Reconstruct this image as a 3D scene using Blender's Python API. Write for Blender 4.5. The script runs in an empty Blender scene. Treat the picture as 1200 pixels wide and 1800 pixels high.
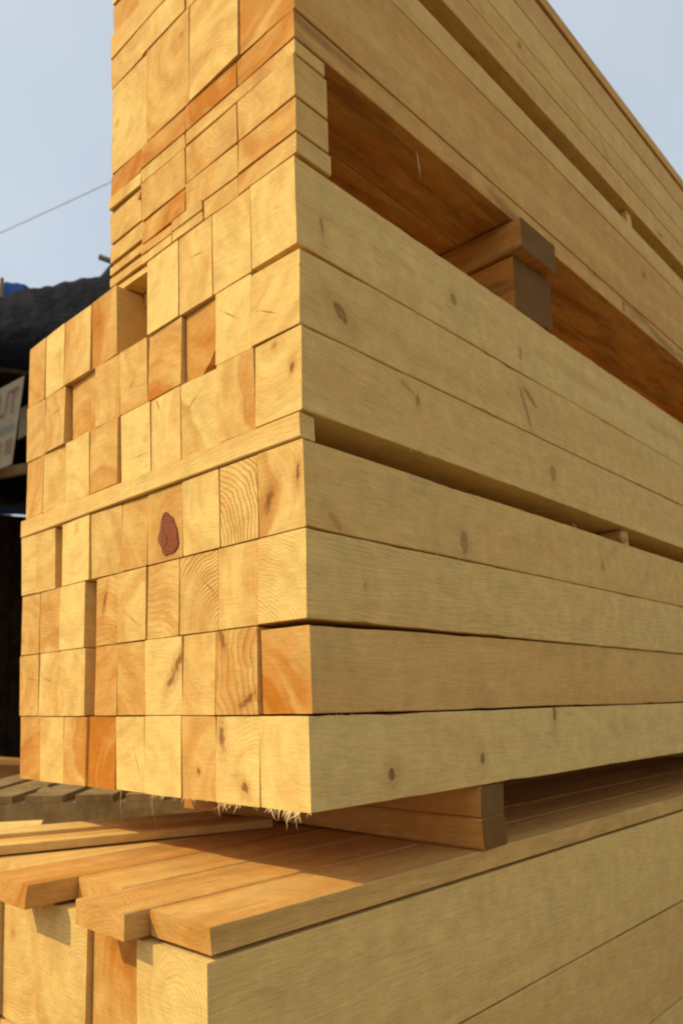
import bpy, bmesh, math, random
from mathutils import Vector, Matrix, noise

R = math.radians
scene = bpy.context.scene
COL = scene.collection

# ------------------------------------------------------------------ camera, sky, sun, exposure
CAM = Vector((-0.72574, -0.69673, 0.13757))
RIGHT = Vector((0.71061693, -0.70331652, -0.01922133))
UP = Vector((-0.07622247, -0.10411474, 0.99164018))
FWD = Vector((0.69943814, 0.7032112, 0.12759422))
FPX, PX, PY = 1344.977, 508.095, 1065.295            # focal length and optical centre of the photograph, in its pixels
cam_data = bpy.data.cameras.new('camera')
cam = bpy.data.objects.new('camera', cam_data)
COL.objects.link(cam)
cam.matrix_world = Matrix.Translation(CAM) @ Matrix((RIGHT, UP, -FWD)).transposed().to_4x4()
cam_data.sensor_fit = 'HORIZONTAL'
cam_data.sensor_width = 36.0
cam_data.lens = 36.0 * FPX / 1200.0
cam_data.shift_x = (600.0 - PX) / 1200.0
cam_data.shift_y = (PY - 900.0) / 1200.0
cam_data.clip_start = 0.02
cam_data.clip_end = 2000.0
cam_data.dof.use_dof = True
cam_data.dof.focus_distance = 1.02
cam_data.dof.aperture_fstop = 10.0
scene.camera = cam

SUN_EL, SUN_AZ = R(41), R(148)                        # azimuth counted from +X towards +Y
TO_SUN = Vector((math.cos(SUN_EL) * math.cos(SUN_AZ), math.cos(SUN_EL) * math.sin(SUN_AZ), math.sin(SUN_EL)))
sun_data = bpy.data.lights.new('sun', 'SUN')
sun_data.energy = 3.0
sun_data.angle = R(0.6)
sun_data.color = (1.0, 0.82, 0.46)
sun = bpy.data.objects.new('sun', sun_data)
sun.rotation_euler = (-TO_SUN).to_track_quat('-Z', 'Y').to_euler()
COL.objects.link(sun)

world = bpy.data.worlds.new('World')
scene.world = world
world.use_nodes = True
wn, wl = world.node_tree.nodes, world.node_tree.links
wn.clear()
sky = wn.new('ShaderNodeTexSky')
sky.sky_type = 'NISHITA'
sky.sun_disc = False
sky.sun_elevation = SUN_EL
sky.sun_rotation = math.atan2(TO_SUN.x, TO_SUN.y)
sky.air_density = 1.0
sky.dust_density = 4.0
sky.ozone_density = 1.0
hz = wn.new('ShaderNodeMix'); hz.data_type = 'RGBA'   # thin high cloud that pales the blue
hz.inputs[0].default_value = 0.5
hz.inputs[7].default_value = (5.35, 5.85, 6.1, 1)
wtc = wn.new('ShaderNodeTexCoord')
wnz = wn.new('ShaderNodeTexNoise'); wnz.inputs['Scale'].default_value = 3.0; wnz.inputs['Detail'].default_value = 4
wmr = wn.new('ShaderNodeMapRange')
wmr.inputs[1].default_value, wmr.inputs[2].default_value, wmr.inputs[3].default_value, wmr.inputs[4].default_value = 0.3, 0.7, 0.52, 0.62
bg = wn.new('ShaderNodeBackground'); bg.inputs['Strength'].default_value = 0.14
wo = wn.new('ShaderNodeOutputWorld')
wl.new(wtc.outputs['Generated'], wnz.inputs['Vector'])
wl.new(wnz.outputs['Fac'], wmr.inputs[0])
wl.new(wmr.outputs[0], hz.inputs[0])
wl.new(sky.outputs[0], hz.inputs[6])
wl.new(hz.outputs[2], bg.inputs['Color'])
wl.new(bg.outputs[0], wo.inputs['Surface'])

scene.view_settings.view_transform = 'Standard'
scene.view_settings.look = 'None'
scene.view_settings.gamma = 1.0
scene.view_settings.exposure = 0.17
scene.render.engine = 'CYCLES'
scene.cycles.max_bounces = 10
scene.cycles.diffuse_bounces = 8
scene.cycles.use_denoising = True
scene.cycles.filter_width = 2.1


# ------------------------------------------------------------------ helpers
def at(px, py, dist):
    """the point seen at a pixel of the photograph, at a horizontal distance from the camera"""
    d = FWD + RIGHT * ((px - PX) / FPX) - UP * ((py - PY) / FPX)
    return CAM + d * (dist / math.hypot(d.x, d.y))


def link(name, bm, mat, parent=None, loc=None):
    me = bpy.data.meshes.new(name)
    bm.normal_update()
    bm.to_mesh(me); bm.free()
    o = bpy.data.objects.new(name, me)
    COL.objects.link(o)
    if mat: me.materials.append(mat)
    if parent is not None: o.parent = parent
    if loc is not None: o.location = loc
    return o


def tag(o, label=None, cat=None, group=None, kind=None):
    if label: o['label'] = label
    if cat: o['category'] = cat
    if group: o['group'] = group
    if kind or cat: o['kind'] = kind or 'thing'
    return o


def empty(name, loc, rz=0.0):
    o = bpy.data.objects.new(name, None)
    o.location = loc; o.rotation_euler = (0, 0, rz)
    COL.objects.link(o)
    return o


class NT:
    """small node-building shorthand"""
    def __init__(s, name):
        s.m = bpy.data.materials.new(name); s.m.use_nodes = True
        s.n, s.l = s.m.node_tree.nodes, s.m.node_tree.links
        s.b = s.n['Principled BSDF']

    def put(s, sock, v):
        if isinstance(v, bpy.types.NodeSocket): s.l.new(v, sock)
        elif v is not None:
            try: sock.default_value = v
            except Exception: sock.default_value = tuple(v) + (1.0,)

    def math(s, op, a, b=None, c=None, clamp=False):
        n = s.n.new('ShaderNodeMath'); n.operation = op; n.use_clamp = clamp
        s.put(n.inputs[0], a)
        if b is not None: s.put(n.inputs[1], b)
        if c is not None: s.put(n.inputs[2], c)
        return n.outputs[0]

    def vmath(s, op, a, b=None):
        n = s.n.new('ShaderNodeVectorMath'); n.operation = op
        s.put(n.inputs[0], a)
        if b is not None: s.put(n.inputs[1], b)
        return n.outputs['Value'] if op in ('LENGTH', 'DOT_PRODUCT') else n.outputs[0]

    def sep(s, v):
        n = s.n.new('ShaderNodeSeparateXYZ'); s.put(n.inputs[0], v); return n.outputs

    def comb(s, x, y, z):
        n = s.n.new('ShaderNodeCombineXYZ')
        for i, v in enumerate((x, y, z)): s.put(n.inputs[i], v)
        return n.outputs[0]

    def noise(s, v, scale, detail=2.0, rough=0.5):
        n = s.n.new('ShaderNodeTexNoise')
        s.put(n.inputs['Vector'], v); n.inputs['Scale'].default_value = scale
        n.inputs['Detail'].default_value = detail; n.inputs['Roughness'].default_value = rough
        return n.outputs['Fac']

    def remap(s, v, a, b, c, d, smooth=False):
        n = s.n.new('ShaderNodeMapRange'); n.clamp = True
        if smooth: n.interpolation_type = 'SMOOTHSTEP'
        for i, q in enumerate((v, a, b, c, d)): s.put(n.inputs[i], q)
        return n.outputs[0]

    def mix(s, f, a, b, mode='MIX'):
        n = s.n.new('ShaderNodeMix'); n.data_type = 'RGBA'; n.blend_type = mode
        s.put(n.inputs[0], f); s.put(n.inputs[6], a); s.put(n.inputs[7], b)
        return n.outputs[2]

    def attr(s, name):
        n = s.n.new('ShaderNodeAttribute'); n.attribute_type = 'OBJECT'; n.attribute_name = name
        return n.outputs

    def obj(s):
        return s.n.new('ShaderNodeTexCoord').outputs

    def bump(s, h, strength, dist):
        n = s.n.new('ShaderNodeBump'); n.inputs['Strength'].default_value = strength
        n.inputs['Distance'].default_value = dist
        s.put(n.inputs['Height'], h); s.l.new(n.outputs[0], s.b.inputs['Normal'])

    def done(s, color, rough=0.8, spec=0.2):
        s.put(s.b.inputs['Base Color'], color)
        s.put(s.b.inputs['Roughness'], rough)
        s.b.inputs['Specular IOR Level'].default_value = spec
        return s.m


PALE, DARK = (0.78, 0.555, 0.190), (0.49, 0.170, 0.016)


def wood_material():
    """sawn softwood as a solid texture: rings round a pith axis, knots on the long faces, marks on the end grain"""
    t = NT('sawn_wood')
    tc = t.obj()
    co, nrm = tc['Object'], tc['Normal']
    seed = t.attr('seed')['Vector']
    sp = t.sep(co)
    nx = t.math('ABSOLUTE', t.sep(nrm)[0])
    isend = t.math('GREATER_THAN', nx, 0.6)
    isside = t.math('SUBTRACT', 1.0, isend)
    # stretched coordinate: grain runs along x
    grain = t.vmath('ADD', t.comb(t.math('MULTIPLY', sp[0], 0.14), sp[1], sp[2]), seed)
    shift = t.vmath('ADD', co, seed)
    low = t.noise(t.vmath('ADD', t.comb(t.math('MULTIPLY', sp[0], 0.35), sp[1], sp[2]), seed), 9.0, 2.0)
    # knots on the long faces push the rings aside
    kmask, khalo = None, None
    for k in ('knot_a', 'knot_b', 'knot_c'):
        kv = t.sep(t.attr(k)['Vector'])                 # x, z, radius
        ks = t.sep(t.attr(k + '_shape')['Vector'])      # cos, sin of the long axis, aspect
        dx = t.math('SUBTRACT', sp[0], kv[0])
        dz = t.math('SUBTRACT', sp[2], kv[1])
        u = t.math('DIVIDE', t.math('ADD', t.math('MULTIPLY', dx, ks[0]), t.math('MULTIPLY', dz, ks[1])), ks[2])
        w = t.math('SUBTRACT', t.math('MULTIPLY', dz, ks[0]), t.math('MULTIPLY', dx, ks[1]))
        d = t.math('SQRT', t.math('ADD', t.math('MULTIPLY', u, u), t.math('MULTIPLY', w, w)))
        d = t.math('ADD', d, t.math('MULTIPLY', t.math('SUBTRACT', t.noise(shift, 70.0, 3.0, 0.6), 0.5), t.math('MULTIPLY', kv[2], 1.5)))
        q = t.math('DIVIDE', d, t.math('MAXIMUM', kv[2], 0.0005))
        st_ = t.attr(k + '_strength')['Fac']
        m = t.math('MULTIPLY', t.math('ADD', t.remap(q, 0.66, 1.18, 0.72, 0.0, True), t.math('MULTIPLY', t.remap(q, 0.0, 0.9, 0.0, 0.28), t.remap(q, 0.92, 1.06, 1.0, 0.0, True))), st_)
        h = t.math('MULTIPLY', t.remap(q, 0.8, 4.0, 1.0, 0.0, True), st_)
        kmask = m if kmask is None else t.math('MAXIMUM', kmask, m)
        khalo = h if khalo is None else t.math('MAXIMUM', khalo, h)
    kmask = t.math('MULTIPLY', kmask, isside)
    khalo = t.math('MULTIPLY', khalo, isside)
    pith = t.sep(t.attr('pith')['Vector'])              # y, z of the pith axis, heartwood radius
    ry = t.math('SUBTRACT', sp[1], pith[0])
    rz = t.math('SUBTRACT', sp[2], pith[1])
    rad = t.math('SQRT', t.math('ADD', t.math('MULTIPLY', ry, ry), t.math('MULTIPLY', rz, rz)))
    rad = t.math('ADD', rad, t.math('MULTIPLY', t.math('SUBTRACT', low, 0.5), 0.05))
    rad = t.math('ADD', rad, t.math('MULTIPLY', khalo, 0.022))
    ring = t.sep(t.attr('ring')['Vector'])              # spacing, contrast, tone
    ph = t.math('DIVIDE', rad, ring[0])
    ph = t.math('ADD', ph, t.math('MULTIPLY', t.noise(grain, 60.0, 2.0), 0.55))
    fr = t.math('FRACT', ph)
    late = t.math('MULTIPLY', t.math('POWER', fr, 2.2), t.remap(fr, 0.93, 1.0, 1.0, 0.0, True))
    vary = t.remap(t.noise(shift, 14.0, 1.0), 0.35, 0.65, 0.45, 1.0)
    late = t.math('MULTIPLY', t.math('MULTIPLY', late, t.math('MULTIPLY', ring[1], 1.35)), vary)
    late = t.math('MULTIPLY', late, t.math('ADD', t.math('MULTIPLY', isend, 0.0), 1.0))
    heart = t.remap(t.math('ADD', rad, t.math('MULTIPLY', t.math('SUBTRACT', t.noise(shift, 30.0, 2.0), 0.5), 0.02)),
                    t.math('SUBTRACT', pith[2], 0.004), t.math('ADD', pith[2], 0.006), 1.0, 0.0, True)
    tone = t.math('ADD', t.math('MULTIPLY', t.math('SUBTRACT', ring[2], .05), 1.2), t.math('MULTIPLY', heart, 0.32))
    tone = t.math('ADD', tone, t.math('MULTIPLY', t.math('SUBTRACT', t.noise(grain, 16.0, 3.0, 0.6), 0.5), 0.55))
    band = t.noise(t.vmath('ADD', t.comb(t.math('MULTIPLY', rad, 34.0), t.math('MULTIPLY', t.math('ADD', sp[1], sp[2]), 5.0), 0.0), seed), 1.0, 3.0, 0.6)
    band = t.remap(band, 0.34, 0.66, -0.17, 0.22)
    tone = t.math('ADD', tone, t.math('MULTIPLY', band, t.math('ADD', t.math('MULTIPLY', isend, 0.2), 0.8)), None, True)
    c = t.mix(tone, PALE, DARK)
    c = t.mix(t.math('MULTIPLY', late, 0.85, None, True), c, t.mix(isend, (0.44, 0.26, 0.085), (0.38, 0.16, 0.034)))
    # long faces: dust and drying on the sawn sides, colour lifted to brighten their shade
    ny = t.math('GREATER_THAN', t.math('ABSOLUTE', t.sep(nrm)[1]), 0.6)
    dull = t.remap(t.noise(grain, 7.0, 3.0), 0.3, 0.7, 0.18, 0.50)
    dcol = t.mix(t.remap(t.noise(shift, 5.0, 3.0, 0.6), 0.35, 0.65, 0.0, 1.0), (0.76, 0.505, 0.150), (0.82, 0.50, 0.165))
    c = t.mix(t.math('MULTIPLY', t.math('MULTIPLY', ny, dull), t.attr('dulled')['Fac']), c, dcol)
    # fibres, pores, smudges
    fib = t.noise(t.vmath('ADD', t.comb(t.math('MULTIPLY', sp[0], 0.05), sp[1], sp[2]), seed), 420.0, 2.0)
    pore = t.noise(shift, 330.0, 3.0, 0.7)
    fine = t.math('ADD', t.math('MULTIPLY', fib, isside), t.math('MULTIPLY', pore, isend))
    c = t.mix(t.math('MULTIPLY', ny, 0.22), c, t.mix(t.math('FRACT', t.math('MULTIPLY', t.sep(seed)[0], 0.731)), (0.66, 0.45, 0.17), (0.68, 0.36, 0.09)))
    c = t.mix(1.0, c, t.comb(*[t.remap(fine, 0.25, 0.75, 0.92, 1.06)] * 3), 'MULTIPLY')
    fl = t.noise(t.vmath('ADD', t.comb(t.math('MULTIPLY', sp[0], 26.0), t.math('MULTIPLY', sp[1], 190.0), t.math('MULTIPLY', t.math('ADD', sp[2], t.math('MULTIPLY', sp[0], .10)), 230.0)), seed), 1.0, 3.0, 0.65)
    c = t.mix(t.math('MULTIPLY', isside, t.remap(fl, 0.56, 0.72, 0.0, 0.22)), c, (0.86, 0.66, 0.32))
    c = t.mix(t.math('MULTIPLY', isside, t.remap(fl, 0.44, 0.30, 0.0, 0.22)), c, (0.32, 0.19, 0.06))
    scr0 = t.noise(t.comb(0.0, t.math('ADD', t.math('MULTIPLY', sp[1], 26.0), t.math('ADD', t.sep(seed)[0], t.math('MULTIPLY', sp[2], 9.0))), t.math('MULTIPLY', sp[2], 300.0)), 1.0, 3.0, 0.65)
    c = t.mix(isend, c, t.mix(1.0, c, t.comb(*[t.remap(scr0, 0.3, 0.7, 0.88, 1.07)] * 3), 'MULTIPLY'))
    mott = t.noise(shift, 26.0, 4.0, 0.65)
    c = t.mix(1.0, c, t.comb(*[t.remap(mott, 0.25, 0.75, 0.86, 1.10)] * 3), 'MULTIPLY')
    smud = t.remap(t.noise(t.vmath('ADD', shift, (3.3, 1.7, 5.1)), 6.5, 4.0, 0.65), 0.56, 0.80, 0.0, 0.34, True)
    c = t.mix(smud, c, (0.30, 0.235, 0.12))
    c = t.mix(t.math('MULTIPLY', isend, t.attr('end_dark')['Fac']), c, (0.105, 0.062, 0.018))  # cut ends of the bearers mixed towards dark brown
    c = t.mix(t.math('MULTIPLY', t.math('MULTIPLY', t.attr('stain')['Fac'], isside), t.remap(t.noise(grain, 24.0, 4.0, 0.65), 0.45, 0.66, 0.0, 0.75, True)), c, (0.17, 0.070, 0.018))
    c = t.mix(t.math('MULTIPLY', khalo, 0.34), c, (0.42, 0.19, 0.05))
    c = t.mix(t.math('MULTIPLY', kmask, 0.92), c, (0.150, 0.058, 0.014))
    # marks on the end grain
    for k, colr in (('mark_a', (0.20, 0.075, 0.016)), ('mark_b', (0.22, 0.10, 0.03))):
        kv = t.sep(t.attr(k)['Vector'])                 # y, z, radius
        ks = t.sep(t.attr(k + '_shape')['Vector'])      # cos, sin of the long axis, aspect
        dy = t.math('SUBTRACT', sp[1], kv[0]); dz = t.math('SUBTRACT', sp[2], kv[1])
        u = t.math('ADD', t.math('MULTIPLY', dy, ks[0]), t.math('MULTIPLY', dz, ks[1]))
        v = t.math('SUBTRACT', t.math('MULTIPLY', dz, ks[0]), t.math('MULTIPLY', dy, ks[1]))
        u = t.math('DIVIDE', u, ks[2])
        d = t.math('SQRT', t.math('ADD', t.math('MULTIPLY', u, u), t.math('MULTIPLY', v, v)))
        d = t.math('ADD', d, t.math('MULTIPLY', t.math('SUBTRACT', t.noise(shift, 120.0, 3.0, 0.6), 0.5), t.math('MINIMUM', t.math('MULTIPLY', kv[2], 2.0), 0.014)))
        q = t.math('DIVIDE', d, t.math('MAXIMUM', kv[2], 0.0003))
        m = t.math('MULTIPLY', t.remap(q, 0.3, 1.15, 1.0, 0.0, True), isend)
        h = t.math('MULTIPLY', t.remap(q, 0.9, 2.8, 1.0, 0.0, True), isend)
        c = t.mix(t.math('MULTIPLY', h, 0.38), c, (0.42, 0.17, 0.035))
        c = t.mix(t.math('MULTIPLY', m, 0.85), c, colr)
    # saw marks: shallow arcs across the long faces, rough fibres on the ends
    arc = t.math('ADD', sp[0], t.math('MULTIPLY', t.math('MULTIPLY', sp[2], sp[2]), 1.6))
    arc = t.math('ADD', arc, t.math('MULTIPLY', sp[2], 0.22))
    saw = t.math('SINE', t.math('ADD', t.math('MULTIPLY', arc, 870.0), t.math('MULTIPLY', t.noise(shift, 30.0, 3.0), 26.0)))
    saw = t.math('MULTIPLY', saw, t.remap(t.noise(shift, 8.0, 2.0), 0.4, 0.65, 0.0, 1.0))
    scr = t.noise(t.comb(t.math('MULTIPLY', sp[0], 20.0), t.math('ADD', t.math('MULTIPLY', sp[1], 30.0), t.sep(seed)[0]), t.math('MULTIPLY', sp[2], 420.0)), 1.0, 2.0)
    h = t.math('ADD', t.math('MULTIPLY', t.math('ADD', t.math('ADD', t.math('MULTIPLY', saw, 0.22), t.math('ADD', t.math('MULTIPLY', fl, 1.1), t.math('MULTIPLY', fib, 1.0)))), isside),
               t.math('MULTIPLY', t.math('ADD', t.math('MULTIPLY', pore, 0.30), t.math('MULTIPLY', scr, 0.45)), isend))
    h = t.math('ADD', h, t.math('MULTIPLY', late, -0.5))
    t.bump(h, 0.55, 0.0016)
    return t.done(c, 0.85, 0.12)


def plain(name, a, b, scale=8.0, rough=0.85, spec=0.2, bump=0.0, detail=4.0, stretch=(1, 1, 1)):
    t = NT(name)
    v = t.vmath('MULTIPLY', t.obj()['Object'], stretch)
    f = t.noise(v, scale, detail, 0.6)
    f = t.remap(f, 0.3, 0.7, 0.0, 1.0)
    if bump: t.bump(t.noise(v, scale * 4, 3.0), 0.7, bump)
    return t.done(t.mix(f, a, b), rough, spec)


WOOD = wood_material()
def knot_material():
    t = NT('knot_bark')
    co = t.obj()['Object']; p = t.sep(co)
    d = t.math('SQRT', t.math('ADD', t.math('MULTIPLY', p[1], p[1]), t.math('MULTIPLY', t.math('MULTIPLY', p[2], p[2]), .45)))
    d = t.math('ADD', d, t.math('MULTIPLY', t.noise(co, 60.0, 3.0), .008))
    rg = t.math('POWER', t.math('FRACT', t.math('DIVIDE', d, .0042)), 2.0)
    c = t.mix(rg, (0.26, 0.068, 0.015), (0.13, 0.034, 0.010))
    c = t.mix(t.remap(t.noise(co, 110.0, 3.0, .6), .55, .68, 0.0, .8), c, (0.06, 0.022, 0.010))
    c = t.mix(t.remap(t.math('ADD', p[1], t.math('MULTIPLY', t.noise(co, 90.0, 2.0), .02)), .022, .034, 0.0, .6), c, (0.22, 0.11, 0.04))
    t.bump(t.noise(co, 160.0, 3.0), .8, .002)
    return t.done(c, .7, .2)
M_KNOT = knot_material()
M_FIBRE = plain('wood_fibre', (0.78, 0.60, 0.32), (0.70, 0.48, 0.20), 60, 0.8)
M_CHIP = plain('fresh_chip', (0.62, 0.36, 0.14), (0.50, 0.22, 0.07), 80, 0.85)
M_OLDWOOD = plain('old_damp_wood', (0.40, 0.19, 0.055), (0.22, 0.10, 0.032), 14, 0.85, 0.15, 0.002, 5, (.25, 1, 1))
M_GREYWOOD = plain('grey_pallet_wood', (0.31, 0.21, 0.09), (0.17, 0.11, 0.045), 9, 0.9, 0.1, 0.004)
M_DARKWOOD = plain('shade_dark_boards', (0.045, 0.026, 0.013), (0.016, 0.010, 0.006), 5, 0.9, 0.05, 0.004)  # near-black colour paints in the shade inside the shed
M_TARP = plain('black_tarpaulin', (0.006, 0.006, 0.008), (0.013, 0.0135, 0.017), 3, 0.8, 0.05, 0.05)
M_BLUETARP = plain('blue_tarpaulin', (0.014, 0.045, 0.15), (0.025, 0.06, 0.18), 4, 0.9, 0.02, 0.01)
M_BANNER = plain('banner_cloth', (0.40, 0.35, 0.23), (0.33, 0.29, 0.19), 6, 0.8, 0.2)
M_RED = plain('red_print', (0.27, 0.115, 0.09), (0.24, 0.12, 0.09), 12, 0.8)
M_BLUE = plain('blue_print', (0.15, 0.17, 0.20), (0.19, 0.20, 0.21), 12, 0.8)
M_STEEL = plain('grey_steel', (0.10, 0.12, 0.14), (0.16, 0.18, 0.20), 20, 0.5, 0.5)
M_WIRE = plain('black_cable', (0.05, 0.05, 0.05), (0.08, 0.08, 0.08), 20, 0.6)
M_GROUND = plain('trodden_earth', (0.27, 0.20, 0.125), (0.17, 0.125, 0.08), 2.2, 0.95, 0.1, 0.02, 8)

rng = random.Random(7)


def nz(a, b):
    return noise.noise(Vector((a, b, 0.37)))


def timber_bm(L, w, h, seed, drop=None, lift=None, chip=None, rough=0.0, cut=0.0016, chamf=0.0013, wob=0.0009, flat=1.0):
    """a sawn timber along +x, its end cut at x = 0, centred on the axis. drop=(dz, length): top sinks towards the end; lift: bottom rises"""
    bm = bmesh.new()
    xs = [0, 0.012, 0.03, 0.06, 0.1, 0.15, 0.2, 0.27, 0.35, 0.45, 0.56, 0.7, 0.85, 1.0, 1.2, 1.45, 1.75, 2.1, 2.5, 3.0, 3.5, 4.0]
    xs = [x for x in xs if x < L - 0.02] + [L]
    if rough: xs = [0, .008] + [i * .02 for i in range(1, 76)] + [1.7, 2.0, 2.5, 3.0, L]
    w2, h2, c = w / 2, h / 2, chamf
    sy, sz = rng.uniform(-cut, cut), rng.uniform(-cut, cut)
    prof = []
    def edge(p, q, n):
        return [(p[0] + (q[0] - p[0]) * i / n, p[1] + (q[1] - p[1]) * i / n) for i in range(n)]
    prof += edge((-w2 + c, -h2), (w2 - c, -h2), 4) + edge((w2 - c, -h2), (w2, -h2 + c), 1)
    prof += edge((w2, -h2 + c), (w2, h2 - c), 4) + edge((w2, h2 - c), (w2 - c, h2), 1)
    prof += edge((w2 - c, h2), (-w2 + c, h2), 4) + edge((-w2 + c, h2), (-w2, h2 - c), 1)
    prof += edge((-w2, h2 - c), (-w2, -h2 + c), 4) + edge((-w2, -h2 + c), (-w2 + c, -h2), 1)
    loops = []
    for x in xs:
        loop = []
        for i, (y, z) in enumerate(prof):
            a = nz(x * 3.1 + seed, (y / w2) * 1.1 + seed * 1.7) * wob * (1 if abs(y) > w2 * 0.97 else 0.3)
            b = nz(x * 2.7 - seed, (z / h2) * 1.3 - seed) * wob * (1 if abs(z) > h2 * 0.97 else 0.3)
            yy, zz = y + (a if y > 0 else -abs(a)), z + (b if z > 0 else -b)
            if chip and y < 0 and z < 0:                 # a waney lower corner
                zz = max(zz, -h2 + max(0, chip - (y + w2)) * 1.1)
            if rough and 0 < x < 1.6 and abs(abs(z) - h2) < c * 1.01 and y < -w2 * .9:      # frayed, dented arris
                k = max(0.0, nz(x * 31 + seed * 3, z * 90) * .8 + nz(x * 9 + seed, 4 + z * 90)) ** 1.4
                zz -= math.copysign(rough * k, z); yy += rough * .5 * k
            if drop and z > 0: zz -= drop[0] * max(0.0, 1 - x / drop[1]) * (z / h2)
            if lift and z < 0: zz += lift[0] * max(0.0, 1 - x / lift[1]) * (-z / h2)
            xx = x
            if x == 0: xx = sy * y / w2 + sz * z / h2 + nz(y * 60 + seed, z * 60) * 0.0005
            loop.append(bm.verts.new((xx, yy, zz)))
        loops.append(loop)
    n = len(prof)
    for a, b in zip(loops, loops[1:]):
        for i in range(n):
            bm.faces.new((a[i], b[i], b[(i + 1) % n], a[(i + 1) % n]))
    bm.faces.new(loops[0]); bm.faces.new(list(reversed(loops[-1])))
    bmesh.ops.recalc_face_normals(bm, faces=bm.faces)
    return bm


def wood_props(o, tone, ring=0.0055, con=0.3, pith=None, heart=0.0, knots=(), marks=()):
    o['seed'] = [rng.uniform(-40, 40) for _ in range(3)]
    if pith is None:
        a = rng.uniform(0, 6.283); d = rng.uniform(0.03, 0.14)
        pith = (math.cos(a) * d, math.sin(a) * d)
    o['pith'] = [float(pith[0]), float(pith[1]), float(heart)]
    o['ring'] = [float(ring), float(con), float(tone)]
    kk = [tuple(k) + (0, 1.2, .8)[len(k) - 3:] if len(k) < 6 else k for k in knots] + [(9.0, 9.0, 0.001, 0, 1, 0)] * 3
    for nm, k in zip(('knot_a', 'knot_b', 'knot_c'), kk):
        o[nm] = [float(v) for v in k[:3]]
        o[nm + '_shape'] = [math.cos(R(k[3])), math.sin(R(k[3])), float(k[4])]
        o[nm + '_strength'] = float(k[5])
    mm = list(marks) + [(9.0, 9.0, 0.001, 0, 1)] * 2
    for nm, k in zip(('mark_a', 'mark_b'), mm):
        o[nm] = [float(k[0]), float(k[1]), float(k[2])]
        o[nm + '_shape'] = [math.cos(R(k[3])), math.sin(R(k[3])), float(k[4])]
    return o


def timber(name, y0, y1, z0, z1, x0, L, tone, label, cat, group, gap=0.0009, world_knots=(), world_marks=(), **kw):
    gap += rng.choice((0, 0, .0003, .0006))
    props = {k: kw.pop(k) for k in ('ring', 'con', 'pith', 'heart') if k in kw}
    yc, zc = (y0 + y1) / 2, (z0 + z1) / 2
    o = link(name, timber_bm(L, y1 - y0 - 2 * gap, z1 - z0 - 2 * gap, rng.uniform(0, 90), **kw), WOOD, None, (x0, yc, zc))
    kn = [(k[0] - x0, k[1] - zc) + tuple(k[2:]) for k in world_knots]
    mk = [(m[0] - yc, m[1] - zc, m[2], m[3], m[4]) for m in world_marks]
    wood_props(o, tone, knots=kn, marks=mk, **props)
    o['dulled'] = 1.0
    return tag(o, label, cat, group)


def fibre(bm, p, d, length, r, curl):
    """one torn wood fibre: a tapering three-sided curl"""
    d = d.normalized()
    side = d.cross(Vector((0.3, 0.5, 0.8))).normalized(); up = d.cross(side)
    prev, N = None, 5
    for i in range(N + 1):
        t = i / N
        c = p + d * (length * t) + (side * math.cos(curl) + up * math.sin(curl)) * (length * 0.35 * t * t)
        rr = r * (1 - t) + 0.00008
        ring = [bm.verts.new(c + (side * math.cos(a) + up * math.sin(a)) * rr) for a in (0, 2.09, 4.19)]
        if prev:
            for k in range(3): bm.faces.new((prev[k], prev[(k + 1) % 3], ring[(k + 1) % 3], ring[k]))
        else: bm.faces.new(ring[::-1])
        prev = ring
    bm.faces.new(prev)


# ------------------------------------------------------------------ ground
GZ = -0.87
bm = bmesh.new()
S = 400
N = 40
vs = [[bm.verts.new((math.copysign(abs(i / N * 2 - 1) ** 2.2, i - N / 2) * S, math.copysign(abs(j / N * 2 - 1) ** 2.2, j - N / 2) * S,
        GZ + 0.03 * nz(i * 1.7, j * 1.3) - 0.02)) for j in range(N + 1)] for i in range(N + 1)]
for i in range(N):
    for j in range(N):
        bm.faces.new((vs[i][j], vs[i + 1][j], vs[i + 1][j + 1], vs[i][j + 1]))
tag(link('ground', bm, M_GROUND), kind='structure')

# ------------------------------------------------------------------ main stack: seven rows of squared timbers
ROWS = ['bottom row of main stack', 'second row of main stack', 'third row of main stack',
        'row just under thin lath', 'row just above thin lath', 'second row above thin lath', 'top row of main stack']
COLS = ['at the near corner', 'second from near corner', 'third from near corner', 'fourth from near corner',
        'fifth from near corner', 'sixth from near corner', 'third from far edge', 'second from far edge', 'at far edge']
ZR = [(-0.003, 0.1235), (0.1235, 0.2485), (0.2485, 0.374), (0.374, 0.4985), (0.5375, 0.6635), (0.6635, 0.785), (0.785, 0.923)]
P_, Y_, L_, O_, D_ = 0.06, 0.24, 0.38, 0.52, 0.85
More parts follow.
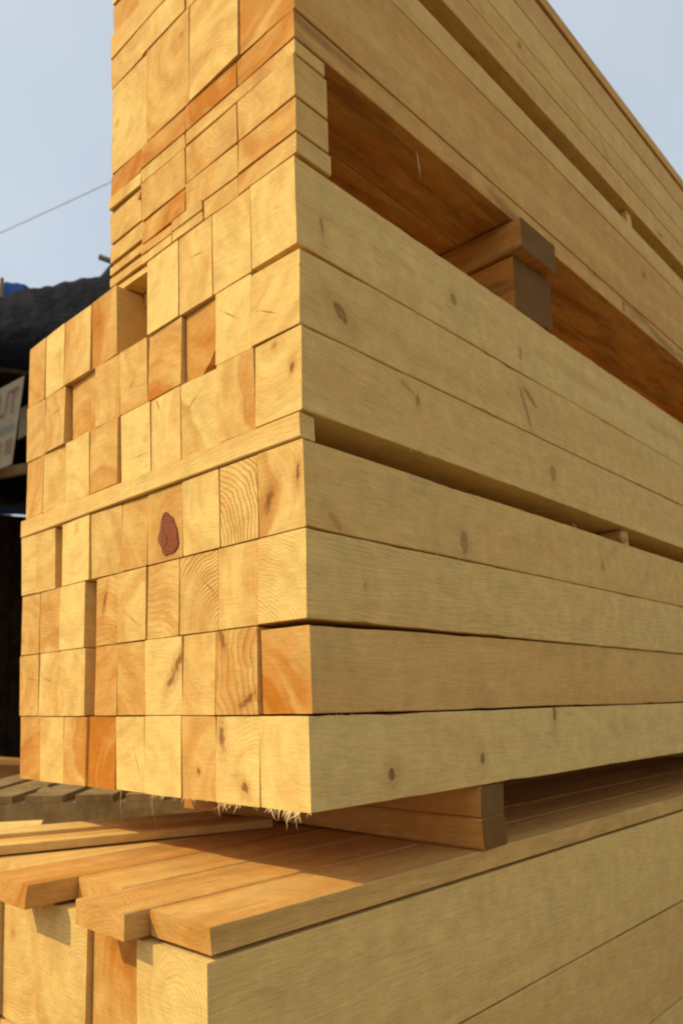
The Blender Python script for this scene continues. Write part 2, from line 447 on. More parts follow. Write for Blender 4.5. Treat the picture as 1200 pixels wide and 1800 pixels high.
# per row, from the near corner to the far edge: y0, y1, tone, recess, word, extras
T = {
    0: [(0, .096, P_, 0, 'pale cream', dict(con=.15, drop=(.0013, 4.0), knots=[(.171, .034, .0085, 90, 1.25, .9), (.415, .042, .007, 90, 1.5, .8), (.681, .108, .007, 90, 2.6, .8)])),
        (.096, .193, .12, .001, 'grey blotched pale', dict(con=.35, marks=[(.128, .023, .008, 60, 1.6), (.180, .095, .008, 80, 3.0)])),
        (.193, .275, L_ + .05, .002, 'light orange', dict(con=.15, marks=[(.235, .040, .004, 90, 1.4)])),
        (.275, .376, P_, 0, 'creamy yellow', dict(con=.12)),
        (.376, .468, .18, .003, 'faintly pinkish yellow', dict(con=.25)),
        (.469, .560, D_, .005, 'dark orange', dict(con=.2)),
        (.562, .641, .40, 0, 'tan streaked', dict(con=.3, heart=.12, pith=(-.12, .03))),
        (.641, .735, .22, 0, 'plain yellow', dict(con=.15)),
        (.735, .824, .62, .002, 'brownish orange', dict(con=.15))],
    1: [(0, .094, .55, .005, 'pinkish orange', dict(con=.2, heart=.125, drop=(.0055, .46), pith=(.11, -.09))),
        (.098, .192, .45, 0, 'dark streaked golden', dict(con=.8, ring=.014, pith=(-.14, .01), marks=[(.120, .145, .006, 150, 4.0), (.176, .236, .007, 70, 3.0)])),
        (.192, .275, .30, .002, 'pinkish tan', dict(con=.2)),
        (.275, .375, P_, .001, 'pale cream, dark diagonal cracked', dict(con=.2, marks=[(.284, .208, .008, 125, 3.4), (.305, .178, .007, 125, 2.6)])),
        (.375, .464, .50, .004, 'soft orange', dict(con=.15)),
        (.464, .540, .54, .004, 'deep orange', dict(con=.2)),
        (.569, .658, .22, 0, 'plain yellow', dict(con=.15)),
        (.658, .750, .24, .002, 'smooth yellow', dict(con=.2)),
        (.750, .832, .46, .001, 'dull orange', dict(con=.2))],
    2: [(-.003, .094, .12, -.001, 'pale, ring marked', dict(con=.6, ring=.005, pith=(.055, -.085), lift=(.001, .3), knots=[(.121, .305, .004, 80, 1.6, .35)])),
        (.094, .186, .32, .002, 'golden yellow', dict(con=.15)),
        (.186, .283, .30, .003, 'boldly ringed', dict(con=1.0, ring=.0065, pith=(-.075, -.06))),
        (.283, .374, .36, .003, 'greyish pink', dict(con=.4, ring=.012, pith=(.02, -.12))),
        (.374, .466, .28, .002, 'warm yellow', dict(con=.2)),
        (.466, .541, .50, .005, 'dark streaked orange', dict(con=.6, ring=.011, pith=(.03, -.16), marks=[(.510, .330, .005, 105, 5.0)])),
        (.572, .667, P_, 0, 'pale cream', dict(con=.12)),
        (.667, .755, .50, .003, 'brown ringed', dict(con=.8, ring=.005, pith=(.01, -.16))),
        (.755, .833, .42, .003, 'golden orange', dict(con=.15))],
    3: [(-.002, .093, .30, 0, 'brown knotted yellow', dict(con=.25, heart=.12, pith=(.13, .0), marks=[(.070, .425, .009, 115, 2.6), (.011, .450, .005, 95, 3.5)], knots=[(.39, .403, .011, 85, 2.0, .5), (.060, .392, .006, 140, 3.0, .35), (.95, .43, .006, 90, 1.5, .5)])),
        (.093, .179, .16, .001, 'strongly ringed pale', dict(con=1.1, ring=.0075, pith=(.085, -.045))),
        (.179, .274, .16, .001, 'greyish cream', dict(con=.2)),
        (.274, .374, .40, .003, 'red knotted pinkish', dict(con=.3, marks=[(.313, .4185, .024, 90, 1.35)])),
        (.374, .452, .40, .003, 'mottled orange', dict(con=.3)),
        (.452, .556, .34, .003, 'warm yellow', dict(con=.25)),
        (.557, .664, P_, 0, 'pale yellow', dict(con=.12)),
        (.692, .771, .32, .001, 'plain tan', dict(con=.15)),
        (.771, .833, .18, 0, 'narrow pale', dict(con=.15))],
    4: [(-.002, .096, .24, 0, 'brown spotted yellow', dict(con=.2, marks=[(.018, .607, .005, 95, 2.0)], knots=[(.247, .640, .0035, 158, 6.0, .40), (.272, .627, .0055, 82, 2.2, .62), (.740, .600, .012, 90, 1.6, .5)])),
        (.096, .182, .26, 0, 'orange banded', dict(con=.3, heart=.155, pith=(-.165, .02))),
        (.182, .278, .12, .004, 'two toned pale', dict(con=.2, heart=.155, pith=(.135, -.09))),
        (.278, .366, .16, .003, 'cracked yellow', dict(con=.2, marks=[(.345, .650, .0012, 62, 9.0)])),
        (.366, .4585, P_, .003, 'pale cream', dict(con=.12)),
        (.463, .563, .40, 0, 'tan orange', dict(con=.25, heart=.11, pith=(.02, -.13))),
        (.563, .658, .10, .001, 'pale yellow', dict(con=.12)),
        (.658, .749, .32, .003, 'plain tan', dict(con=.2)),
        (.749, .826, .46, .002, 'dull orange', dict(con=.2))],
    5: [(0, .102, .20, 0, 'smooth yellow', dict(con=.15, lift=None, drop=(.0058, .17), knots=[(.088, .711, .0105, 135, 1.7, .75), (.640, .718, .0060, 117, 7.0, .55), (.665, .740, .0070, 150, 4.0, .60)])),
        (.102, .187, .14, .001, 'pale yellow', dict(con=.12)),
        (.187, .276, .58, .009, 'deep orange, chip cornered', dict(con=.15, chip=.036)),
        (.276, .375, .46, .003, 'pinkish orange', dict(con=.2, heart=.12, pith=(.05, -.15))),
        (.375, .4635, .36, .002, 'warm yellow', dict(con=.15)),
        (.4635, .547, .38, .002, 'plain golden', dict(con=.15)),
        (.557, .650, .56, .010, 'recessed orange', dict(con=.15)),
        (.661, .745, .42, 0, 'dull golden', dict(con=.2)),
        (.745, .828, .46, .001, 'brownish gold', dict(con=.2))],
    6: [(.003, .100, .16, 0, 'smooth pale', dict(con=.15, knots=[(.401, .852, .008, 90, 1.5, .6), (.055, .835, .004, 95, 4.5, .5), (.64, .825, .005, 90, 3.0, .5)])),
        (.100, .193, .16, .001, 'light yellow', dict(con=.12)),
        (.193, .282, .30, .001, 'tan yellow', dict(con=.2)),
        (.282, .374, 0.0, 0, 'very pale cream', dict(con=.08)),
        (.374, .469, .40, .42, 'pushed back, shaded', dict(con=.15)),
        (.471, .563, .50, .001, 'orange tinged', dict(con=.2, heart=.14, pith=(.14, 0.02))),
        (.565, .667, .26, 0, 'half tan, half pale', dict(con=.2, heart=.16, pith=(.16, 0.03))),
        (.667, .751, P_ + .04, .001, 'pale yellow', dict(con=.12)),
        (.751, .830, .52, .002, 'ochre orange', dict(con=.15))],
}
main = {}
for r, row in T.items():
    z0, z1 = ZR[r]
    for c, (y0, y1, tone, rec, word, kw) in enumerate(row):
        kw = dict(kw); kw['world_knots'] = kw.pop('knots', ()); kw['world_marks'] = kw.pop('marks', ())
        kw.setdefault('heart', 0.0)
        if c == 0: kw.setdefault('wob', .0015); kw.setdefault('gap', .0011); kw.setdefault('rough', .0022)
        if not kw['world_marks'] and rng.random() < .28:          # a drying check in the end
            pa = rng.uniform(0, 6.283); pd = rng.uniform(.03, .14)
            kw.setdefault('pith', (math.cos(pa) * pd, math.sin(pa) * pd)); an = math.degrees(math.atan2(kw['pith'][1], kw['pith'][0]))
            kw['world_marks'] = [(rng.uniform(y0 + .02, y1 - .02), rng.uniform(z0 + .03, z1 - .03), .0009, an, rng.uniform(10, 20))]
        art = f'{word} timber, {ROWS[r]}, {COLS[c]}'
        main[r, c] = timber('timber', y0, y1, z0, z1, rec, 4.0 + rng.uniform(-.05, .05) - rec, tone, art, 'timber', 'squared timbers of the main stack', **kw)

# dark red knot set into one end
host = main[3, 3]
bm = bmesh.new()
pts = []
for i in range(26):
    a = i / 26 * 6.283
    rr = 1 + 0.16 * nz(math.cos(a) * 2 + 5, math.sin(a) * 2) + (0.22 if 2.6 < a < 4.6 else 0) * nz(a * 4, 3)
    yy = -math.cos(a) * 0.026 * rr * (1.0 - 0.25 * math.sin(a))
    zz = math.sin(a) * 0.037 * rr
    pts.append((yy + 0.004 * math.sin(a), max(zz, -0.034)))
f0 = [bm.verts.new((-0.0022, y * (1 + .07 * nz(i * 1.9, 7)), z * (1 + .05 * nz(i * 1.3, 2)))) for i, (y, z) in enumerate(pts)]
f1 = [bm.verts.new((0.004, y * 1.04, z * 1.03)) for y, z in pts]
cen = bm.verts.new((-0.0026, 0, 0))
for i in range(26):
    j = (i + 1) % 26
    bm.faces.new((f0[i], f0[j], cen)); bm.faces.new((f0[j], f0[i], f1[i], f1[j]))
bmesh.ops.recalc_face_normals(bm, faces=bm.faces)
k = link('knot', bm, M_KNOT, host, (0, .313 - host.location.y, .4185 - host.location.z))
k['label'] = 'dark red oval knot'

# torn fibres along the lowest edge and a few upper corners
def fringe(host, y0, y1, z, n, lmin, lmax, xo=0.0005, down=True):
    bm = bmesh.new()
    cl = [rng.uniform(y0, y1) for _ in range(max(2, n // 6))]
    for _ in range(n):
        y = min(y1, max(y0, rng.choice(cl) + rng.gauss(0, .004))) if rng.random() < .75 else rng.uniform(y0, y1)
        d = Vector((rng.uniform(-1.0, .1), rng.uniform(-.8, .6), -1.0 if down else rng.uniform(-.5, .5)))
        if not down: d.y = -1.0
        fibre(bm, Vector((xo + rng.uniform(0, .002), y, z + rng.uniform(0, .002))) - host.location, d,
              rng.uniform(lmin, lmax) * rng.choice((.35, .5, .8, 1.2)), rng.uniform(.0004, .0014), rng.uniform(0, 6.28))
    return tag(link('torn_fibres', bm, M_FIBRE, host), kind='stuff')
fringe(main[0, 0], .003, .094, -.0025, 44, .008, .020)
fringe(main[0, 1], .100, .190, -.0025, 30, .006, .017)
fringe(main[0, 3], .280, .372, -.0025, 14, .006, .014)
fringe(main[0, 2], .196, .272, -.0025, 7, .004, .008)
fringe(main[5, 0], .0, .0015, .75, 10, .002, .005, down=False)
fringe(main[4, 0], -.002, -.0005, .640, 12, .002, .005, down=False)
def side_fringe(host, x0, x1, z, n, lmin, lmax):
    bm = bmesh.new()
    for _ in range(n):
        d = Vector((rng.uniform(-1, 1), -.6, rng.uniform(-1.2, .5)))
        fibre(bm, Vector((rng.uniform(x0, x1), -.0006 + host.location.y * 0, z)) - Vector((host.location.x, host.location.y, host.location.z)), d,
              rng.uniform(lmin, lmax), rng.uniform(.0003, .0008), rng.uniform(0, 6.28))
    return tag(link('torn_fibres', bm, M_FIBRE, host), kind='stuff')
side_fringe(main[1, 0], .85, 1.35, .2475, 20, .004, .011)
side_fringe(main[4, 0], .24, .34, .538, 5, .005, .012)
side_fringe(main[5, 0], .36, .44, .784, 5, .004, .010)
side_fringe(main[3, 0], .05, .5, .376, 9, .003, .007)
side_fringe(main[0, 0], .03, .12, .1225, 5, .003, .008)
side_fringe(main[0, 0], .9, 1.4, .0, 8, .004, .009)
for y, ln in ((.445, .060), (.352, .052), (.358, .030)):     # long hairs hanging under the pile
    bm = bmesh.new(); fibre(bm, Vector((.001, y, -.002)) - main[0, 4].location, Vector((-.12, .05, -1)), ln, .0004, 1.0)
    link('hanging_fibre', bm, M_FIBRE, main[0, 4])

# thin laths between the rows
def lath(x0, x1, y0, y1, z0, z1, tone, name, label, cat, group, mat=None, broken=False, **kw):
    """a bar lying across the stack: a timber turned to run along y"""
    L = y1 - y0
    o = link(name, timber_bm(L, x1 - x0, z1 - z0, rng.uniform(0, 90), **kw), mat or WOOD, None, ((x0 + x1) / 2, y0, (z0 + z1) / 2))
    o.rotation_euler = (0, 0, math.pi / 2)
    wood_props(o, tone, con=.2)
    return tag(o, label, cat, group)
lath(-.0035, .029, .004, .836, .5005, .5355, .14, 'lath', 'thin pale lath running between rows at the sunlit end of the main stack', 'lath', 'laths between the rows')
lath(1.10, 1.135, .012, .836, .5005, .5355, .35, 'lath', 'thin lath end deep in the gap on the shaded side, with an orange chip', 'lath', 'laths between the rows')
lath(2.6, 2.635, .004, .836, .5005, .5355, .3, 'lath', 'thin lath far along the gap on the shaded side', 'lath', 'laths between the rows')

# chips caught in the gap
def chip(loc, sx, sy, sz, rot, label):
    bm = bmesh.new()
    bmesh.ops.create_icosphere(bm, subdivisions=2, radius=1)
    for v in bm.verts:
        k = 1 + .45 * nz(v.co.x * 2 + loc[0] * 40, v.co.y * 2 + v.co.z)
        v.co = Vector((v.co.x * sx * k, v.co.y * sy * k, v.co.z * sz * k))
    o = link('wood_chip', bm, M_CHIP, None, loc); o.rotation_euler = rot
    return tag(o, label, 'wood chip', 'wood chips on the shaded side')
chip((1.083, .003, .5105), .010, .012, .013, (0, .3, .2), 'orange wood chip wedged under the lath end on the shaded side')
chip((.828, .002, .5015), .012, .003, .0016, (0, .2, .1), 'small pale shaving lying in the gap on the shaded side')
def curl(loc, L, label, lean):
    bm = bmesh.new()
    fibre(bm, Vector((0, 0, 0)), Vector(lean), L, .0013, 2.0)
    return tag(link('shaving', bm, M_FIBRE, None, loc), label, 'shaving', 'loose shavings')
curl((.33, .02, 1.112), .066, 'pale curled shaving hanging below the upper stack', (.12, -.08, -1))

# ------------------------------------------------------------------ packing boards under the upper stack's end
PK = [  # y0, y1, z0, z1, x0, tone, word
    (.000, .130, .9245, .9585, .001, .40, 'plain tan', 'lowest layer', 'at the near corner'),
    (.130, .214, .9245, .9585, .002, .30, 'yellow', 'lowest layer', 'second from the near corner'),
    (.215, .300, .9245, .9430, -.0005, .22, 'thin pale', 'lowest layer', 'in the middle'),
    (.300, .393, .9245, .9430, .000, .30, 'thin golden', 'lowest layer', 'left of the middle'),
    (.376, .469, .8980, .9235, .058, .34, 'low thin', 'lowest layer', 'in the slot'),
    (.393, .531, .9245, .9420, .020, .26, 'thin yellow', 'lowest layer', 'at the left edge'),
    (.215, .300, .9440, .9640, -.0015, .28, 'narrow golden', 'second layer', 'in the middle'),
    (.301, .394, .9440, .9640, .001, .46, 'orange', 'second layer', 'left of the middle'),
    (.395, .525, .9430, .9620, .016, .30, 'thin golden', 'second layer', 'at the left edge'),
    (.395, .519, .9630, .9805, .012, .34, 'thin tan', 'third layer', 'at the left edge'),
    (.000, .128, .9600, 1.014, .001, .52, 'deep orange', 'third layer', 'at the near corner'),
    (.129, .262, .9600, 1.014, .001, .40, 'pinkish tan', 'third layer', 'second from the near corner'),
    (.263, .394, .9655, 1.008, .0015, .58, 'dark orange', 'third layer', 'in the middle'),
    (.395, .512, .9830, 1.018, .008, .36, 'golden', 'fourth layer', 'at the left edge'),
    (.000, .128, 1.0155, 1.083, .000, .36, 'thick golden', 'fourth layer', 'at the near corner'),
    (.129, .262, 1.0155, 1.083, .001, .44, 'thick orange', 'fourth layer', 'second from the near corner'),
    (.263, .393, 1.0100, 1.083, 0, .34, 'thick tan', 'fourth layer', 'in the middle'),
    (.400, .507, 1.0195, 1.082, .005, .40, 'thick, knot edged', 'fifth layer', 'at the left edge'),
    (.000, .262, 1.0845, 1.1105, .001, .40, 'broad flat orange', 'uppermost layer', 'at the near corner'),
    (.263, .394, 1.0845, 1.1105, .000, .30, 'broad flat yellow', 'uppermost layer', 'in the middle'),
    (.395, .502, 1.0845, 1.1105, -.001, .30, 'broad flat golden', 'uppermost layer', 'at the left edge'),
]
for y0, y1, z0, z1, x0, tone, word, lay, pos in PK:
    timber('packing_board', y0, y1, z0, z1, x0, rng.uniform(.058, .075), tone,
           f'{word} packing board, {lay} under the upper stack, {pos}', 'board', 'packing boards under the upper stack',
           con=.25, gap=.0010, cut=.0012)
chip((-.0, .398, 1.063), .004, .005, .008, (0, 0, 0), 'dark bark scrap caught beside a thick packing board near the left edge')

# ------------------------------------------------------------------ upper stack
UR = [(1.1120, 1.1580, 'thin bottom board row'), (1.1590, 1.3420, 'tall second row'), (1.3435, 1.4050, 'row under the dark gap'),
      (1.4590, 1.5250, 'row over the dark gap'), (1.5255, 1.5830, 'fifth row'), (1.5840, 1.6660, 'sixth row'), (1.6675, 1.7400, 'seventh row'), (1.7560, 1.7900, 'top row')]
UC = [[0, .130, .262, .394, .503], [0, .100, .205, .300, .410, .500], [0, .120, .250, .380, .498]]
UPOS = ['at the near corner', 'second from the corner', 'third from the corner', 'fourth from the corner', 'fifth from the corner']
UW = [('pale', .12), ('golden', .32), ('tan', .26), ('orange', .48), ('yellow', .2), ('deep orange', .6), ('light', .16), ('dull gold', .38)]
q = 0
for i, (z0, z1, rn) in enumerate(UR):
    cs = UC[(i + (1 if i else 0)) % 3] if i else UC[0]
    for c in range(len(cs) - 1):
        wd, tn = UW[(q * 5 + i) % 8]; q += 1
        if i == 0: wd, tn = ('reddish', 'deep orange', 'amber', 'dark orange', 'rusty')[c], (.62, .72, .60, .75, .7)[c]  # bottom row toned deep orange to paint the underside's shade and bounced light
        kn = [(rng.uniform(.3, 2.4), z0 + (z1 - z0) * rng.uniform(.2, .8), rng.uniform(.003, .007), rng.choice((0, 80, 90, 120)), rng.uniform(1.1, 3), rng.uniform(.25, .7)) for _ in range(2)] if c == 0 else ()
        timber('upper_timber', cs[c], cs[c + 1], z0, z1, rng.choice((-.0015, 0, 0, .001, .002, .004)), 4.0 + rng.uniform(-.08, .08), tn,
               f'{wd} timber of the upper stack, {rn}, {UPOS[c]}', 'timber', 'timbers of the upper stack', con=.3, world_knots=kn)['stain'] = 0.75 if i == 0 else 0.0
for x in (-.002, 1.3, 2.9):
    w = {-.002: 'at its sunlit end', 1.3: 'part way along its shaded side', 2.9: 'far along its shaded side'}[x]
    lath(x, x + .04, .012 if x > 0 else .001, .50, 1.4065, 1.4575, .3, 'lath', f'thick lath in the dark gap of the upper stack, {w}', 'lath', 'laths of the upper stack')
lath(0.0, .04, .001, .49, 1.7415, 1.7545, .3, 'lath', 'thin lath under the top row of the upper stack, at its sunlit end', 'lath', 'laths of the upper stack')
lath(2.0, 2.04, .01, .49, 1.7415, 1.7545, .3, 'lath', 'thin lath under the top row of the upper stack, on its shaded side', 'lath', 'laths of the upper stack')

# bearers that carry the upper stack
def bearer(x0, x1, y0, y1, z0, z1, label, group, tone=.6, mat=None, torn=False):
    bm = timber_bm(y1 - y0, x1 - x0, z1 - z0, rng.uniform(0, 90), chamf=.003, wob=.003, cut=.004)
    if torn:                                              # a broken end that tapers away underneath
        h2 = (z1 - z0) / 2
        for v in bm.verts:
            if v.co.x < .05:
                k = 1 - v.co.x / .05
                if v.co.z < 0: v.co.x += .020 * k * (-v.co.z / h2) + .006 * nz(v.co.y * 60, v.co.z * 50)
                v.co.x += .005 * k * nz(v.co.y * 90 + 3, v.co.z * 80)
                if v.co.y < 0: v.co.z += .012 * k * (1 if v.co.z < 0 else -.3)
    o = link('bearer', bm, mat or WOOD, None, ((x0 + x1) / 2, y0, (z0 + z1) / 2))
    o.rotation_euler = (0, 0, math.pi / 2)
    wood_props(o, tone, con=.3)
    o['end_dark'] = 0.8
    o['stain'] = 0.0 if z1 < .5 else 0.95
    return tag(o, label, 'bearer', group)
G = 'bearers between the stacks'
bearer(.637, .785, .004, .50, .9250, 1.0415, 'dark stained bearer, lower of the pair under the upper stack', G, .9)
bearer(.628, .778, -.018, .50, 1.0435, 1.1105, 'brown squared bearer jutting out, upper of the pair under the upper stack', G, .8)
bearer(2.55, 2.70, .004, .50, .9250, 1.0415, 'lower bearer of the far pair under the upper stack', G)
bearer(2.55, 2.70, -.010, .50, 1.0435, 1.1105, 'upper bearer of the far pair under the upper stack', G)
G = 'bearers under the main stack'
bearer(.405, .487, .004, .81, -.0545, -.0050, 'orange bearer with a grey end, upper of the near pair under the main stack', G, .7)
bearer(.400, .482, .000, .80, -.1035, -.0560, 'orange bearer with a dark end, lower of the near pair under the main stack', G, .85)
bearer(2.60, 2.69, .004, .81, -.0545, -.0050, 'upper bearer of the far pair under the main stack', G)
bearer(2.60, 2.69, .000, .80, -.1035, -.0560, 'lower bearer of the far pair under the main stack', G)

# ------------------------------------------------------------------ lower stack
PB = [(0, .118, -.165, .55, 'tan orange'), (.119, .235, -.20, .58, 'dark golden'), (.236, .350, -.13, .52, 'light brown'), (.351, .470, -.21, .70, 'orange'),  # tones deepened to paint the orange bounced light under the main stack
      (.471, .580, -.15, .34, 'yellowish'), (.582, .690, -.19, .46, 'dull gold')]
for i, (y0, y1, x0, tn, wd) in enumerate(PB):
    timber('plank', y0, y1, -.1400, -.1050, x0, 4.0, tn, f'{wd} plank on top of the lower stack, {["along the shaded side", "second from the shaded side", "third from the shaded side", "fourth from the shaded side", "fifth from the shaded side", "at the far side"][i]}',
           'plank', 'planks topping the lower stack', con=.3, gap=.0012)['stain'] = 0.3
def loose(cx, cy, L, w, yaw, z, tn, label):
    o = link('loose_board', timber_bm(L, w, .016, rng.uniform(0, 90)), WOOD, None, (cx, cy, z))
    o.rotation_euler = (0, 0, R(yaw)); wood_props(o, tn, con=.25)
    return tag(o, label, 'board', 'loose boards lying askew')
loose(-.20, .640, .58, .07, -17, -.0960, .36, 'loose golden board lying askew on the lower stack, nearest the camera')
loose(-.14, .765, .50, .08, -19, -.0965, .24, 'loose pale board lying askew at the far side of the lower stack')
loose(-.36, 1.16, .52, .13, -30, -.118, .05, 'loose cream board sticking out beyond the lower stack at the far left')
LB = [0, .138, .276, .414, .552, .690]
for r in range(3):
    for c in range(5):
        wd, tn = UW[(r * 3 + c * 5) % 8]
        timber('beam', LB[c], LB[c + 1], -.1420 - .205 * (r + 1), -.1420 - .205 * r - .001, rng.choice((-.16, -.15, -.155, -.145, -.17)), 4.0, tn,
               f'{wd} heavy beam of the lower stack, {["upper row", "middle row", "bottom row"][r]}, {UPOS[c]}', 'beam', 'heavy beams of the lower stack', con=.3)
for x in (.1, 1.9, 3.4):
    w = {.1: 'near the sunlit end', 1.9: 'in the middle', 3.4: 'at the far end'}[x]
    lath(x, x + .10, .0, .74, GZ - .01, -.7590, .5, 'ground_bearer', f'heavy bearer on the ground under the lower stack, {w}', 'bearer', 'bearers on the ground')
# prop that carries the cream board beyond the stack
lath(-.22, -.16, .84, 1.20, GZ - .01, -.1275, .4, 'trestle_block', 'tall block on edge under the loose cream board', 'block', None)

# ------------------------------------------------------------------ background: dark shed, tarpaulins, sign, clutter
def box(bm, c, sx, sy, sz, rz=0.0, tilt=0.0):
    m = Matrix.Translation(c) @ Matrix.Rotation(rz, 4, 'Z') @ Matrix.Rotation(tilt, 4, 'Y') @ Matrix.Diagonal((sx, sy, sz, 1))
    bmesh.ops.create_cube(bm, size=1, matrix=m)

AZ = math.atan2(FWD.y - RIGHT.y * .37, FWD.x - RIGHT.x * .37)   # heading from the camera to the shed
sv = Vector((math.cos(AZ), math.sin(AZ), 0)); st = Vector((math.sin(AZ), -math.cos(AZ), 0))   # away, rightwards
SC = Vector((CAM.x, CAM.y, 0)) + sv * 6.2
shed = empty('shed', (SC.x, SC.y, GZ), AZ - math.pi / 2)
tag(shed, 'black open shed with a dark board wall behind the lumber pile', 'shed')
# local: x to the right, y away from the camera
bm = bmesh.new()
for i in range(30):
    box(bm, Vector((-3.9 + i * .27, 2.6 + .035 * (i % 2), 1.57)), .31, .03, 3.14)
link('back_wall', bm, M_DARKWOOD, shed)
for sx in (-4.0, 4.2):
    bm = bmesh.new()
    for i in range(11): box(bm, Vector((sx + .035 * (i % 2), -.05 + i * .25, 1.57)), .03, .29, 3.14)
    link('side_wall', bm, M_DARKWOOD, shed)
for sx in (-3.9, -1.2, 1.5, 4.05):
    bm = bmesh.new(); box(bm, Vector((sx, -.25, 1.53)), .14, .14, 3.06); link('post', bm, M_DARKWOOD, shed)
bm = bmesh.new()
box(bm, Vector((.1, -.25, 3.14)), 8.5, .12, .16)
link('eave_beam', bm, M_DARKWOOD, shed)
bm = bmesh.new()
for i in range(44):
    box(bm, Vector((-4.35 + i * .205, 1.05, 3.30)), .2, 3.9, .03, 0, .03 * (i % 3 - 1))
link('roof', bm, M_DARKWOOD, shed)

def tarp(name, prof, depth, mat, label, hang, y0=-.75):
    """a sheet thrown over the roof: the ridge follows prof, sampled along the shed; closed and 8 cm thick at least"""
    bm = bmesh.new()
    n, m = 120, 36
    def ridge(u):
        for (a, za), (b, zb) in zip(prof, prof[1:]):
            if a <= u <= b:
                k = (u - a) / (b - a); k = k * k * (3 - 2 * k); return za + (zb - za) * k
        return prof[-1][1]
    top, bot = [], []
    for i in range(n + 1):
        u = prof[0][0] + (prof[-1][0] - prof[0][0]) * i / n
        rt, rb = [], []
        for j in range(m + 1):
            v = j / m
            y = y0 + depth * v
            bulge = max(0.0, math.sin(min(1, v * 1.25 + .12) * math.pi)) ** 1.2
            z = hang + (ridge(u) - hang) * max(0.0, bulge) + .06 * nz(u * 2.4, v * 5) + .035 * nz(u * 7 + v * 9, v * 6) + .02 * abs(nz(u * 13, v * 16))
            rt.append(bm.verts.new((u, y, z))); rb.append(bm.verts.new((u, y, min(z - .08, hang - .06))))
        top.append(rt); bot.append(rb)
    for i in range(n):
        for j in range(m):
            bm.faces.new((top[i][j], top[i + 1][j], top[i + 1][j + 1], top[i][j + 1]))
            bm.faces.new((bot[i][j], bot[i][j + 1], bot[i + 1][j + 1], bot[i + 1][j]))
        bm.faces.new((top[i][0], bot[i][0], bot[i + 1][0], top[i + 1][0]))
        bm.faces.new((top[i][m], top[i + 1][m], bot[i + 1][m], bot[i][m]))
    for j in range(m):
        bm.faces.new((top[0][j], top[0][j + 1], bot[0][j + 1], bot[0][j]))
        bm.faces.new((top[n][j], bot[n][j], bot[n][j + 1], top[n][j + 1]))
    bmesh.ops.recalc_face_normals(bm, faces=bm.faces)
    for f in bm.faces: f.smooth = True
    o = link(name, bm, mat, None, shed.location); o.rotation_euler = shed.rotation_euler
    return tag(o, label, 'tarpaulin', 'tarpaulins on the shed roof')

def loc_of(px, py, d):
    p = at(px, py, d); q = p - Vector(shed.location)
    return q.dot(st), q.z
pb = [loc_of(px, py, 6.56) for px, py in ((-220, 560), (-120, 545), (-40, 556), (0, 548), (30, 538), (62, 530), (84, 527), (112, 514), (140, 504), (166, 502), (196, 482), (260, 470), (420, 500))]
tarp('tarpaulin', pb, 3.6, M_TARP, 'black lumpy tarpaulin heaped over the shed roof', 3.34)
pl = [loc_of(px, py, 7.9) for px, py in ((-160, 500), (-60, 530), (-14, 512), (14, 508), (40, 507), (58, 520), (76, 560))]
tarp('tarpaulin', pl, 2.2, M_BLUETARP, 'blue tarpaulin showing behind the black one at the left', 3.36, 1.0)

# printed banner hung on the shed
def pt(px, py, d=5.3): return at(px, py, d)
banner = empty('banner', pt(0, 760))
tag(banner, 'pale cloth banner with red and blue lettering hung on the shed', 'banner')
BO = pt(0, 760)
A, B, Cc, Dd = (pt(-120, 748), pt(43, 660), pt(21, 815), pt(-120, 872))
def bil(u, v): return (A * (1 - u) * v + B * u * v + Cc * u * (1 - v) + Dd * (1 - u) * (1 - v))
nb = (B - A).cross(Dd - A).normalized()
if nb.dot(FWD) > 0: nb = -nb
bm = bmesh.new()
n = 16
F = [[bm.verts.new(bil(i / n, j / n) - BO + nb * .012 * nz(i * .5, j * .4)) for j in range(n + 1)] for i in range(n + 1)]
K = [[bm.verts.new(F[i][j].co - nb * .004) for j in range(n + 1)] for i in range(n + 1)]
for i in range(n):
    for j in range(n):
        bm.faces.new((F[i][j], F[i + 1][j], F[i + 1][j + 1], F[i][j + 1]))
        bm.faces.new((K[i][j], K[i][j + 1], K[i + 1][j + 1], K[i + 1][j]))
for i in range(n):
    bm.faces.new((F[i][0], K[i][0], K[i + 1][0], F[i + 1][0])); bm.faces.new((F[i][n], F[i + 1][n], K[i + 1][n], K[i][n]))
    bm.faces.new((F[0][i], F[0][i + 1], K[0][i + 1], K[0][i])); bm.faces.new((F[n][i], K[n][i], K[n][i + 1], F[n][i + 1]))
bmesh.ops.recalc_face_normals(bm, faces=bm.faces)
link('cloth', bm, M_BANNER, banner)
def lettering(text, u0, u1, v0, v1, mat):
    cu = bpy.data.curves.new('lettering', 'FONT'); cu.body = text; cu.extrude = .0; cu.resolution_u = 3
    tmp = bpy.data.objects.new('lettering', cu); COL.objects.link(tmp)
    bpy.context.view_layer.update()
    me = bpy.data.meshes.new_from_object(tmp.evaluated_get(bpy.context.evaluated_depsgraph_get()))
    bpy.data.objects.remove(tmp)
    xs = [v.co.x for v in me.vertices]; ys = [v.co.y for v in me.vertices]
    for v in me.vertices:
        u = u0 + (u1 - u0) * (v.co.x - min(xs)) / (max(xs) - min(xs)); w = v0 + (v1 - v0) * (v.co.y - min(ys)) / (max(ys) - min(ys))
        v.co = bil(u, w) - BO + nb * .016
    o = bpy.data.objects.new('lettering', me); COL.objects.link(o); me.materials.append(mat); o.parent = banner
    return o
lettering('TUT', .62, .955, .60, .90, M_RED)
lettering('nnnnn', .60, .95, .38, .47, M_BLUE)
lettering('I II', .80, .955, .12, .30, M_RED)
